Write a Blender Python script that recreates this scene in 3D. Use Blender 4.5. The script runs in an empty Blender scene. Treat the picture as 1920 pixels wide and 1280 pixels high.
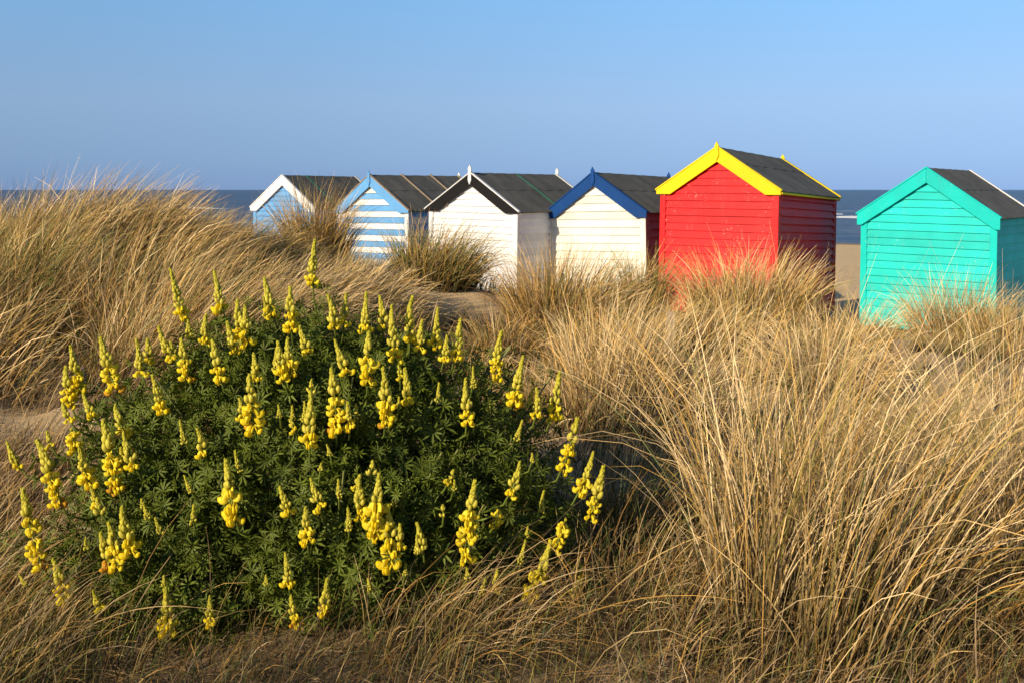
import bpy, bmesh, math, random
import numpy as np
from mathutils import Matrix, Vector
R = math.radians
rng = np.random.default_rng(11)
random.seed(11)
scene = bpy.context.scene
col = scene.collection

# ------------------------------------------------------------------ camera
FPX, HYPX, CZ = 1850.0, 356.0, 2.5
cam = bpy.data.cameras.new('camera')
cam.sensor_width = 36.0
cam.lens = FPX / 1920 * 36
cam.shift_y = -(640 - HYPX) / 1920
cam.clip_start, cam.clip_end = 0.05, 40000
cam.dof.use_dof = True
cam.dof.focus_distance = 3.6
cam.dof.aperture_fstop = 14.0
camo = bpy.data.objects.new('camera', cam)
camo.location = (0, 0, CZ); camo.rotation_euler = (R(90), 0, 0)
col.objects.link(camo); scene.camera = camo

# ------------------------------------------------------------------ sky and sun
SUN_EL = R(21)
SUN_AZ = math.atan2(-0.69, -0.724)          # towards the sun: x = sin, y = cos
world = bpy.data.worlds.new('World'); scene.world = world; world.use_nodes = True
wn, wl = world.node_tree.nodes, world.node_tree.links
wn.clear()
sky = wn.new('ShaderNodeTexSky'); sky.sky_type = 'NISHITA'; sky.sun_disc = False
sky.sun_elevation = SUN_EL; sky.sun_rotation = SUN_AZ
sky.altitude = 0; sky.air_density = 1.0; sky.dust_density = 0.3; sky.ozone_density = 3.0
bg = wn.new('ShaderNodeBackground'); bg.inputs['Strength'].default_value = 0.15
wo = wn.new('ShaderNodeOutputWorld')
# clear maritime air: the pale low sky of the node is lifted, and a blue-grey band lies over the sea
wc = wn.new('ShaderNodeTexCoord'); wsep = wn.new('ShaderNodeSeparateXYZ'); wcmb = wn.new('ShaderNodeCombineXYZ')
wma = wn.new('ShaderNodeMath'); wma.operation = 'MULTIPLY_ADD'; wma.inputs[1].default_value = 0.72; wma.inputs[2].default_value = 0.28
wl.new(wc.outputs['Generated'], wsep.inputs[0])
wl.new(wsep.outputs[0], wcmb.inputs[0]); wl.new(wsep.outputs[1], wcmb.inputs[1]); wl.new(wsep.outputs[2], wma.inputs[0]); wl.new(wma.outputs[0], wcmb.inputs[2])
wnm = wn.new('ShaderNodeVectorMath'); wnm.operation = 'NORMALIZE'; wl.new(wcmb.outputs[0], wnm.inputs[0]); wl.new(wnm.outputs[0], sky.inputs['Vector'])
wr = wn.new('ShaderNodeValToRGB'); wl.new(wsep.outputs[2], wr.inputs[0])
SKYRAMP = [(0.0, (0.74, 0.655, 0.68)), (0.03, (0.92, 0.82, 0.77)), (0.085, (1.17, 1.02, 0.91)), (0.19, (1.07, 1.22, 1.17)), (0.45, (0.46, 0.50, 0.53))]
while len(wr.color_ramp.elements) < len(SKYRAMP): wr.color_ramp.elements.new(0.5)
for el_, (p_, c_) in zip(wr.color_ramp.elements, SKYRAMP): el_.position = p_; el_.color = (*c_, 1)
wmx = wn.new('ShaderNodeVectorMath'); wmx.operation = 'MULTIPLY'
wl.new(sky.outputs[0], wmx.inputs[0]); wl.new(wr.outputs[0], wmx.inputs[1])
wl.new(wmx.outputs[0], bg.inputs['Color']); wl.new(bg.outputs[0], wo.inputs['Surface'])

sl = bpy.data.lights.new('sun', 'SUN'); sl.energy = 4.8; sl.angle = R(0.5); sl.color = (1.0, 0.835, 0.60)
so = bpy.data.objects.new('sun', sl)
sd = Vector((math.sin(SUN_AZ) * math.cos(SUN_EL), math.cos(SUN_AZ) * math.cos(SUN_EL), math.sin(SUN_EL)))
so.rotation_euler = (-sd).to_track_quat('-Z', 'Y').to_euler(); so.location = (-20, -15, 15)
col.objects.link(so)
vs = scene.view_settings
vs.view_transform = 'Standard'; vs.look = 'None'; vs.exposure = 0.40; vs.gamma = 1.0; vs.use_curve_mapping = False

# ------------------------------------------------------------------ helpers
def tag(o, label=None, cat=None, group=None, kind=None):
    if label: o['label'] = label
    if cat: o['category'] = cat
    if group: o['group'] = group
    if kind: o['kind'] = kind
    return o

def empty(name, loc, rot=None):
    o = bpy.data.objects.new(name, None); o.empty_display_size = 0.1
    o.location = loc
    if rot is not None: o.rotation_euler = rot
    col.objects.link(o); return o

def link(name, me, mat=None, parent=None, loc=None):
    o = bpy.data.objects.new(name, me)
    if mat is not None and not me.materials: me.materials.append(mat)
    col.objects.link(o)
    if parent: o.parent = parent
    if loc is not None: o.location = loc
    return o

def np_mesh(name, V, Fq, C=None, smooth=False):
    """V (n,3), Fq (m,k) faces with k = 3 or 4, C (n,3) colours"""
    me = bpy.data.meshes.new(name)
    V = np.asarray(V, np.float32); Fq = np.asarray(Fq, np.int32)
    m, k = Fq.shape
    me.vertices.add(len(V)); me.vertices.foreach_set('co', V.ravel())
    me.loops.add(m * k); me.loops.foreach_set('vertex_index', Fq.ravel())
    me.polygons.add(m)
    me.polygons.foreach_set('loop_start', np.arange(0, m * k, k, dtype=np.int32))
    if smooth: me.polygons.foreach_set('use_smooth', np.ones(m, bool))
    me.update(calc_edges=True)
    if C is not None:
        a = me.attributes.new('col', 'FLOAT_COLOR', 'POINT')
        C4 = np.ones((len(V), 4), np.float32); C4[:, :3] = C
        a.data.foreach_set('color', C4.ravel())
    return me

def py_mesh(name, verts, faces, smooth=False):
    me = bpy.data.meshes.new(name); me.from_pydata(verts, [], faces)
    if smooth:
        for p in me.polygons: p.use_smooth = True
    me.update(); return me

class NT:
    def __init__(s, name):
        s.m = bpy.data.materials.new(name); s.m.use_nodes = True
        s.n, s.l = s.m.node_tree.nodes, s.m.node_tree.links
        s.b = s.n['Principled BSDF']; s.out = s.n['Material Output']
    def node(s, t, **kw):
        x = s.n.new(t)
        for k, v in kw.items():
            if k in x.inputs: x.inputs[k].default_value = v
            else: setattr(x, k, v)
        return x
    def ln(s, a, b): s.l.new(a, b)
    def noise(s, scale, detail=4, rough=0.6, vec=None, dist=0.0):
        x = s.node('ShaderNodeTexNoise'); x.inputs['Scale'].default_value = scale
        x.inputs['Detail'].default_value = detail; x.inputs['Roughness'].default_value = rough
        x.inputs['Distortion'].default_value = dist
        if vec: s.ln(vec, x.inputs['Vector'])
        return x.outputs['Fac']
    def ramp(s, fac, stops):
        x = s.node('ShaderNodeValToRGB'); e = x.color_ramp.elements
        while len(e) < len(stops): e.new(0.5)
        for i, (p, c) in enumerate(stops):
            e[i].position = p; e[i].color = (c, c, c, 1) if isinstance(c, (int, float)) else (*c, 1)
        s.ln(fac, x.inputs[0]); return x.outputs[0]
    def mix(s, fac, a, b, bt='MIX'):
        x = s.node('ShaderNodeMix', data_type='RGBA', blend_type=bt)
        for sock, v in ((x.inputs['Factor'], fac), (x.inputs[6], a), (x.inputs[7], b)):
            if hasattr(v, 'links'): s.ln(v, sock)
            elif isinstance(v, (int, float)): sock.default_value = v
            else: sock.default_value = (*v, 1)
        return x.outputs[2]
    def math(s, op, a, b=0.0):
        x = s.node('ShaderNodeMath', operation=op)
        for sock, v in ((x.inputs[0], a), (x.inputs[1], b)):
            if hasattr(v, 'links'): s.ln(v, sock)
            else: sock.default_value = v
        return x.outputs[0]
    def bump(s, h, dist, strength=1.0, nrm=None):
        x = s.node('ShaderNodeBump'); x.inputs['Distance'].default_value = dist
        x.inputs['Strength'].default_value = strength
        s.ln(h, x.inputs['Height'])
        if nrm: s.ln(nrm, x.inputs['Normal'])
        s.ln(x.outputs[0], s.b.inputs['Normal']); return x.outputs[0]
    def coord(s, kind='Object', scale=None):
        c = s.node('ShaderNodeTexCoord').outputs[kind]
        if scale:
            m = s.node('ShaderNodeMapping'); m.inputs['Scale'].default_value = scale
            s.ln(c, m.inputs['Vector']); c = m.outputs[0]
        return c

def paint(name, c, rough=0.45, chip=0.0, grime=0.35, under=(0.62, 0.58, 0.5)):
    """brushed, weathered gloss paint on softwood"""
    t = NT(name)
    geo = t.node('ShaderNodeNewGeometry').outputs['Position']
    oi = t.node('ShaderNodeObjectInfo').outputs['Random']
    big = t.noise(1.7, 4, 0.6, geo)
    dark = tuple(v * 0.80 for v in c)
    k = t.mix(t.ramp(big, [(0.35, 0.0), (0.7, 1.0)]), c, dark)
    per = t.node('ShaderNodeHueSaturation')
    per.inputs['Saturation'].default_value = 1.0
    t.ln(k, per.inputs['Color'])
    t.ln(t.math('ADD', t.math('MULTIPLY', oi, 0.22), 0.84), per.inputs['Value'])
    k = per.outputs[0]
    if grime:
        m = t.node('ShaderNodeMapping'); m.inputs['Scale'].default_value = (9, 9, 1.2)
        t.ln(geo, m.inputs['Vector'])
        st = t.noise(1.0, 5, 0.65, m.outputs[0])
        k = t.mix(t.math('MULTIPLY', t.ramp(st, [(0.52, 0.0), (0.78, 1.0)]), grime), k, tuple(v * 0.55 + 0.03 for v in c))
    if chip:
        m = t.node('ShaderNodeMapping'); m.inputs['Scale'].default_value = (1, 1, 2.2)
        t.ln(geo, m.inputs['Vector'])
        ch = t.noise(26, 3, 0.7, m.outputs[0]); ar = t.noise(3.1, 2, 0.5, geo)
        f = t.math('MULTIPLY', t.ramp(ch, [(0.70 - chip * 0.1, 0.0), (0.715 - chip * 0.1, 1.0)]), t.ramp(ar, [(0.5, 0.0), (0.62, 1.0)]))
        k = t.mix(f, k, under)
    t.ln(k, t.b.inputs['Base Color'])
    t.b.inputs['Roughness'].default_value = rough + 0.1
    t.b.inputs['Specular IOR Level'].default_value = 0.14
    m = t.node('ShaderNodeMapping'); m.inputs['Scale'].default_value = (6, 6, 90)
    t.ln(geo, m.inputs['Vector'])
    t.bump(t.noise(1.0, 4, 0.6, m.outputs[0]), 0.003, 0.6)
    return t.m

M = {}
M['red'] = paint('red_paint', (0.70, 0.016, 0.020), 0.35, 0.55, 0.5, (0.75, 0.4, 0.35))
M['yellow'] = paint('yellow_paint', (0.80, 0.61, 0.004), 0.4, 0.0, 0.2)
M['teal'] = paint('turquoise_paint', (0.001, 0.56, 0.52), 0.42, 0.3, 0.4, (0.6, 0.72, 0.66))
M['white'] = paint('white_paint', (0.70, 0.715, 0.74), 0.45, 0.1, 0.22, (0.4, 0.37, 0.32))
M['cream'] = paint('cream_paint', (0.76, 0.745, 0.66), 0.5, 0.1, 0.25, (0.45, 0.4, 0.3))
M['navy'] = paint('navy_paint', (0.004, 0.055, 0.23), 0.4, 0.0, 0.2)
M['skyblue'] = paint('sky_blue_paint', (0.125, 0.35, 0.68), 0.45, 0.1, 0.25, (0.6, 0.6, 0.55))
M['brown'] = paint('brown_paint', (0.38, 0.25, 0.25), 0.4, 0.1, 0.3)
M['black'] = paint('black_paint', (0.008, 0.007, 0.007), 0.4, 0.0, 0.0)
M['cap'] = paint('door_paint', (0.55, 0.55, 0.52), 0.5)

def felt():
    t = NT('roofing_felt')
    geo = t.node('ShaderNodeNewGeometry').outputs['Position']
    a = t.noise(2.2, 5, 0.65, geo); g = t.noise(140, 2, 0.6, geo)
    k = t.mix(t.ramp(a, [(0.35, 0.0), (0.7, 1.0)]), (0.125, 0.118, 0.10), (0.06, 0.062, 0.05))
    k = t.mix(t.math('MULTIPLY', t.ramp(g, [(0.5, 0.0), (0.8, 1.0)]), 0.5), k, (0.16, 0.15, 0.13))
    dr = t.noise(7.5, 3, 0.6, geo)
    k = t.mix(t.ramp(dr, [(0.735, 0.0), (0.75, 0.8)]), k, (0.5, 0.49, 0.45))
    st = t.noise(0.8, 6, 0.75, geo, 1.5)
    k = t.mix(t.ramp(st, [(0.55, 0.0), (0.68, 0.55)]), k, (0.15, 0.145, 0.115))
    t.ln(k, t.b.inputs['Base Color']); t.b.inputs['Roughness'].default_value = 0.85
    t.bump(g, 0.003, 0.7); return t.m
M['felt'] = felt()

def wood(name, c1, c2):
    t = NT(name)
    v = t.coord('Object', (22, 22, 2.0))
    a = t.noise(1.5, 6, 0.7, v, 0.6)
    k = t.mix(t.ramp(a, [(0.35, 0.0), (0.65, 1.0)]), c1, c2)
    t.ln(k, t.b.inputs['Base Color']); t.b.inputs['Roughness'].default_value = 0.8
    t.bump(a, 0.006, 0.8); return t.m
M['driftwood'] = wood('weathered_wood', (0.36, 0.28, 0.19), (0.20, 0.15, 0.10))
M['darkwood'] = wood('dark_wood', (0.06, 0.045, 0.035), (0.03, 0.024, 0.02))
M['batten'] = wood('bare_batten_wood', (0.33, 0.25, 0.17), (0.22, 0.16, 0.11))

def plain(name, c, rough=0.5):
    t = NT(name); g = t.noise(18, 3, 0.6, t.coord('Object'))
    k = t.mix(t.ramp(g, [(0.35, 0.0), (0.7, 1.0)]), c, tuple(v * 0.75 for v in c))
    t.ln(k, t.b.inputs['Base Color']); t.b.inputs['Roughness'].default_value = rough
    return t.m
M['strap'] = plain('green_strap', (0.02, 0.26, 0.15), 0.6)
M['metal'] = plain('grey_metal', (0.35, 0.35, 0.36), 0.4)
M['litterblue'] = plain('blue_plastic', (0.02, 0.09, 0.5), 0.3)

def leafy(name, trans=0.3, rough=0.55, spec=0.3, tint=1.0):
    """colour comes from the mesh, each blade or petal with its own"""
    t = NT(name)
    at = t.node('ShaderNodeAttribute', attribute_name='col').outputs['Color']
    t.ln(at, t.b.inputs['Base Color']); t.b.inputs['Roughness'].default_value = rough
    t.b.inputs['Specular IOR Level'].default_value = spec
    tr = t.node('ShaderNodeBsdfTranslucent'); t.ln(at, tr.inputs['Color'])
    mx = t.node('ShaderNodeMixShader'); mx.inputs[0].default_value = trans
    t.ln(t.b.outputs[0], mx.inputs[1]); t.ln(tr.outputs[0], mx.inputs[2])
    t.ln(mx.outputs[0], t.out.inputs['Surface'])
    return t.m
M['grass'] = leafy('marram_blade', 0.12, 0.5, 0.30)
M['leaf'] = leafy('lupin_leaf', 0.2, 0.5, 0.2)
M['petal'] = leafy('lupin_petal', 0.38, 0.5, 0.2)
M['stem'] = leafy('lupin_stem', 0.0, 0.6, 0.3)

# ------------------------------------------------------------------ terrain
def hash2(ix, iy, seed):
    h = (ix * 374761393 + iy * 668265263 + seed * 2147483647) & 0xFFFFFFFF
    h = ((h ^ (h >> 13)) * 1274126177) & 0xFFFFFFFF
    return ((h ^ (h >> 16)) & 0xFFFF) / 65535.0

def vnoise(x, y, seed=0):
    x = np.asarray(x, float); y = np.asarray(y, float)
    ix = np.floor(x).astype(np.int64); iy = np.floor(y).astype(np.int64)
    fx = x - ix; fy = y - iy
    fx = fx * fx * (3 - 2 * fx); fy = fy * fy * (3 - 2 * fy)
    a = hash2(ix, iy, seed); b = hash2(ix + 1, iy, seed); c = hash2(ix, iy + 1, seed); d = hash2(ix + 1, iy + 1, seed)
    return (a + (b - a) * fx) * (1 - fy) + (c + (d - c) * fx) * fy - 0.5

def smooth(a, b, x):
    t = np.clip((x - a) / (b - a), 0, 1); return t * t * (3 - 2 * t)

SX, SY = 0.515, 0.857                                   # unit vector towards the sea
SEA_Z = -2.0
def ground(x, y):
    x = np.asarray(x, float); y = np.asarray(y, float)
    s = SX * x + SY * y
    g = lambda cx, cy, a, sx, sy: a * np.exp(-0.5 * (((x - cx) / sx) ** 2 + ((y - cy) / sy) ** 2))
    d = 1.15 - 0.035 * np.clip(y - 3, 0, 14)
    d = d + g(-4.15, 9.4, 0.72, 1.45, 2.1) + g(-2.45, 12.6, 0.34, 0.8, 1.0) + g(-2.9, 11.2, 0.27, 1.1, 1.0) + g(-0.75, 12.0, 0.42, 1.0, 0.9) + g(-8, 10, 0.35, 3, 3)
    d = d + g(0.9, 5.2, 0.10, 0.5, 0.6) + g(2.6, 10.8, 0.12, 1.0, 1.0) - g(-0.1, 7.6, 0.16, 0.8, 1.0) - g(4.7, 12.3, 0.24, 0.8, 1.0)
    d = d + 0.22 * vnoise(x / 1.7, y / 1.7, 3) + 0.09 * vnoise(x / 0.6, y / 0.6, 5) + 0.028 * vnoise(x / 0.17, y / 0.17, 9)
    b = 0.12 - 2.15 * (s - 15.5) / (86 - 15.5)
    b = np.maximum(b, -6.0) + 0.05 * vnoise(x / 2.5, y / 2.5, 7) + 0.03 * vnoise(x / 0.7, y / 0.7, 8) - 0.0
    k = smooth(10.5, 15.3, s)
    return d * (1 - k) + b * k

def axis(lo, hi, flo, fhi, fine, grow):
    mid = np.arange(flo, fhi + fine / 2, fine)
    up = []; v = fhi; st = fine
    while v < hi: st *= grow; v += st; up.append(v)
    dn = []; v = flo; st = fine
    while v > lo: st *= grow; v -= st; dn.append(v)
    return np.array(dn[::-1] + list(mid) + up)
gx = axis(-420, 420, -7, 9, 0.075, 1.09)
gy = axis(-60, 420, 1.6, 17, 0.075, 1.09)
GX, GY = np.meshgrid(gx, gy)
GZ = ground(GX, GY)
nx, ny = len(gx), len(gy)
idx = np.arange(nx * ny).reshape(ny, nx)
Fq = np.stack([idx[:-1, :-1], idx[:-1, 1:], idx[1:, 1:], idx[1:, :-1]], -1).reshape(-1, 4)
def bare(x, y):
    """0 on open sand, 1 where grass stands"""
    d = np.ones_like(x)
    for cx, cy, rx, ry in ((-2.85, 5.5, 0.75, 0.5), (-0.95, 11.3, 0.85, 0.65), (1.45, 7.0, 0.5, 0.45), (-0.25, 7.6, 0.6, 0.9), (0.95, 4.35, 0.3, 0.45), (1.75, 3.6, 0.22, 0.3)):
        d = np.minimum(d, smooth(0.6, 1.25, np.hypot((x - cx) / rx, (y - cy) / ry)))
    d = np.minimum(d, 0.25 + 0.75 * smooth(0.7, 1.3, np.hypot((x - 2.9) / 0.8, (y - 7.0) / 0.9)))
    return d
soil_shade = bare(GX, GY) * (1 - smooth(11.5, 14.5, SX * GX + SY * GY)) * np.clip(0.62 + 1.1 * vnoise(GX / 0.8, GY / 0.8, 41) + 0.6 * vnoise(GX / 0.25, GY / 0.25, 42), 0, 1)
me = np_mesh('dune_and_beach', np.stack([GX, GY, GZ], -1).reshape(-1, 3), Fq, np.repeat(soil_shade.reshape(-1, 1), 3, 1), smooth=True)

def sand():
    t = NT('sand')
    geo = t.node('ShaderNodeNewGeometry').outputs['Position']
    sep = t.node('ShaderNodeSeparateXYZ'); t.ln(geo, sep.inputs[0])
    a = t.noise(0.9, 5, 0.6, geo); b = t.noise(14, 6, 0.7, geo); c = t.noise(90, 3, 0.7, geo)
    k = t.mix(t.ramp(a, [(0.35, 0.0), (0.68, 1.0)]), (0.80, 0.575, 0.315), (0.70, 0.50, 0.275))
    k = t.mix(t.ramp(b, [(0.4, 0.0), (0.75, 0.4)]), k, (0.42, 0.29, 0.16))
    k = t.mix(t.ramp(c, [(0.5, 0.0), (0.8, 0.45)]), k, (0.60, 0.48, 0.32))
    # brown humus between the plants, its dark tone also standing in for shade there
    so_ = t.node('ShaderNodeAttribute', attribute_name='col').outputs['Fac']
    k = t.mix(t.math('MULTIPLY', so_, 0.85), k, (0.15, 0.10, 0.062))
    # sand wetted by the tide, just above the water line
    mr = t.node('ShaderNodeMapRange'); mr.inputs['From Min'].default_value = -1.86; mr.inputs['From Max'].default_value = -1.70
    mr.inputs['To Min'].default_value = 1.0; mr.inputs['To Max'].default_value = 0.0
    zz = t.math('ADD', sep.outputs[2], t.math('MULTIPLY', t.noise(0.12, 3, 0.5, geo), 0.2))
    t.ln(zz, mr.inputs['Value'])
    k = t.mix(mr.outputs[0], k, (0.27, 0.175, 0.10))
    t.ln(k, t.b.inputs['Base Color']); t.b.inputs['Roughness'].default_value = 0.9
    t.b.inputs['Specular IOR Level'].default_value = 0.15
    h = t.math('ADD', t.math('MULTIPLY', b, 1.0), t.math('MULTIPLY', c, 0.25))
    t.bump(h, 0.04, 0.6); return t.m
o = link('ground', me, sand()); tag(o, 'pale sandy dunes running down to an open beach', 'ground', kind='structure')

# sea ------------------------------------------------------------------------
def sea_mat():
    t = NT('sea_water')
    geo = t.node('ShaderNodeNewGeometry').outputs['Position']
    mp = t.node('ShaderNodeMapping'); mp.inputs['Rotation'].default_value = (0, 0, R(31)); mp.inputs['Scale'].default_value = (0.6, 1.0, 1)
    t.ln(geo, mp.inputs['Vector'])
    a = t.noise(0.10, 6, 0.62, mp.outputs[0]); b = t.noise(0.5, 5, 0.7, mp.outputs[0]); c = t.noise(0.012, 3, 0.5, mp.outputs[0])
    m2 = t.node('ShaderNodeMapping'); m2.inputs['Rotation'].default_value = (0, 0, R(31)); m2.inputs['Scale'].default_value = (0.05, 0.10, 1)
    t.ln(geo, m2.inputs['Vector']); d = t.noise(1.0, 5, 0.6, m2.outputs[0])
    # silt stirred up by the surf tints the shallows
    sp = t.node('ShaderNodeSeparateXYZ'); t.ln(geo, sp.inputs[0])
    s = t.math('ADD', t.math('MULTIPLY', sp.outputs[0], SX), t.math('MULTIPLY', sp.outputs[1], SY))
    s = t.math('ADD', s, t.math('MULTIPLY', a, 60))
    mr = t.node('ShaderNodeMapRange'); mr.inputs['From Min'].default_value = 120; mr.inputs['From Max'].default_value = 420
    t.ln(s, mr.inputs['Value'])
    k = t.mix(mr.outputs[0], (0.08, 0.10, 0.15), (0.010, 0.072, 0.21))
    k = t.mix(t.ramp(a, [(0.40, 0.0), (0.66, 0.5)]), k, (0.10, 0.10, 0.11))
    k = t.mix(t.ramp(c, [(0.4, 0.0), (0.6, 0.3)]), k, (0.015, 0.04, 0.08))
    k = t.mix(t.ramp(d, [(0.44, 0.0), (0.60, 0.8)]), k, (0.13, 0.15, 0.19))  # pale and dark sides of the waves put in as colour
    k = t.mix(t.ramp(d, [(0.36, 0.8), (0.47, 0.0)]), k, (0.006, 0.03, 0.085))
    k = t.mix(t.ramp(d, [(0.685, 0.0), (0.71, 0.9)]), k, (0.7, 0.72, 0.75))
    k = t.mix(t.ramp(b, [(0.42, 0.0), (0.62, 0.75)]), k, (0.006, 0.014, 0.03))
    t.ln(k, t.b.inputs['Base Color'])
    t.b.inputs['Roughness'].default_value = 0.32; t.b.inputs['IOR'].default_value = 1.33
    h = t.math('ADD', t.math('MULTIPLY', a, 1.0), t.math('MULTIPLY', b, 0.35))
    t.bump(h, 2.2, 1.0); return t.m
e = 16000
me = py_mesh('sea', [(-e, -e, 0), (e, -e, 0), (e, e, 0), (-e, e, 0)], [(0, 1, 2, 3)])
o = link('sea', me, sea_mat(), loc=(0, 0, SEA_Z)); tag(o, 'dark blue sea out to the horizon', 'sea', kind='structure')

def foam_mat():
    t = NT('sea_foam'); g = t.noise(0.8, 5, 0.7, t.node('ShaderNodeNewGeometry').outputs['Position'])
    t.ln(t.mix(t.ramp(g, [(0.35, 0.0), (0.7, 1.0)]), (0.80, 0.80, 0.80), (0.50, 0.53, 0.58)), t.b.inputs['Base Color'])
    t.b.inputs['Roughness'].default_value = 0.9; t.bump(g, 0.2, 0.8); return t.m
FOAM = foam_mat()
def wave(label, s0, l0, l1, wid, hgt, seed):
    """a rolling crest parallel to the shore, ragged along its length"""
    ls = np.arange(l0, l1, 1.2); prof = np.linspace(0, 1, 7)
    V = []
    for l in ls:
        a = 0.55 + 1.3 * vnoise(l / 16, seed, 1) + 0.5 * vnoise(l / 4, seed, 2); a = max(0.0, float(a))
        for p in prof:
            w = wid * (0.25 + a); ss = s0 + 5 * float(vnoise(l / 40, seed, 4)) + (p - 0.5) * w + 0.5 * float(vnoise(l / 2, p * 4, seed))
            z = SEA_Z - 0.12 + hgt * min(a, 1.1) * math.sin(math.pi * p) ** 0.8 * (1 + 0.4 * float(vnoise(l / 1.5, p * 5, seed + 1)))
            V.append((l * SY + ss * SX, -l * SX + ss * SY, z))
    n = len(prof); F_ = []
    for i in range(len(ls) - 1):
        for j in range(n - 1):
            a = i * n + j; F_.append((a, a + 1, a + n + 1, a + n))
    o = link('breaking_wave', py_mesh('breaking_wave', V, F_, True), FOAM)
    tag(o, label, 'wave', kind='structure')
wave('long white line of surf breaking off the beach', 163, -190, 120, 3.2, 0.42, 3)
wave('short white breaker farther out than the main surf line', 186, -120, -40, 2.0, 0.3, 21)
wave('short breaker rolling in on the open side of the turquoise hut', 178, -10, 70, 1.6, 0.26, 25)
wave('thin broken streak of foam inside the surf line', 146, -150, 90, 2.0, 0.22, 8)
wave('low lip of foam where the water meets the sand', 97, -120, 60, 0.8, 0.16, 12)

# ------------------------------------------------------------------ beach huts
def box_mesh(name, x0, x1, y0, y1, z0, z1):
    V = [(x, y, z) for x in (x0, x1) for y in (y0, y1) for z in (z0, z1)]
    F_ = [(0, 1, 3, 2), (4, 6, 7, 5), (0, 4, 5, 1), (2, 3, 7, 6), (0, 2, 6, 4), (1, 5, 7, 3)]
    me = py_mesh(name, V, F_); return me

def bevel(me, w):
    bm = bmesh.new(); bm.from_mesh(me)
    bmesh.ops.recalc_face_normals(bm, faces=bm.faces)
    bmesh.ops.bevel(bm, geom=bm.edges[:], offset=w, segments=1, affect='EDGES', profile=0.5)
    bm.to_mesh(me); bm.free(); return me

def prism(name, poly, y0, y1):
    """poly in x, z; extruded along y"""
    n = len(poly)
    V = [(x, y0, z) for x, z in poly] + [(x, y1, z) for x, z in poly]
    F_ = [tuple(range(n)), tuple(range(2 * n - 1, n - 1, -1))] + [(i, i + n, (i + 1) % n + n, (i + 1) % n) for i in range(n)]
    me = py_mesh(name, V, F_)
    bm = bmesh.new(); bm.from_mesh(me); bmesh.ops.recalc_face_normals(bm, faces=bm.faces); bm.to_mesh(me); bm.free()
    return me

def board_mesh(xb, xt, z0, z1, out0=0.036, out1=0.004):
    """one feather-edge board: thick lower lip, thin top, in x (along), y (out = -y), z"""
    V = [(-xb, -out0, z0), (xb, -out0, z0), (xt, -out1, z1), (-xt, -out1, z1),
         (-xb, 0.004, z0), (xb, 0.004, z0), (xt, 0.004, z1), (-xt, 0.004, z1)]
    F_ = [(0, 1, 2, 3), (5, 4, 7, 6), (0, 4, 5, 1), (1, 5, 6, 2), (2, 6, 7, 3), (3, 7, 4, 0)]
    return py_mesh('board', V, F_)

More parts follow.
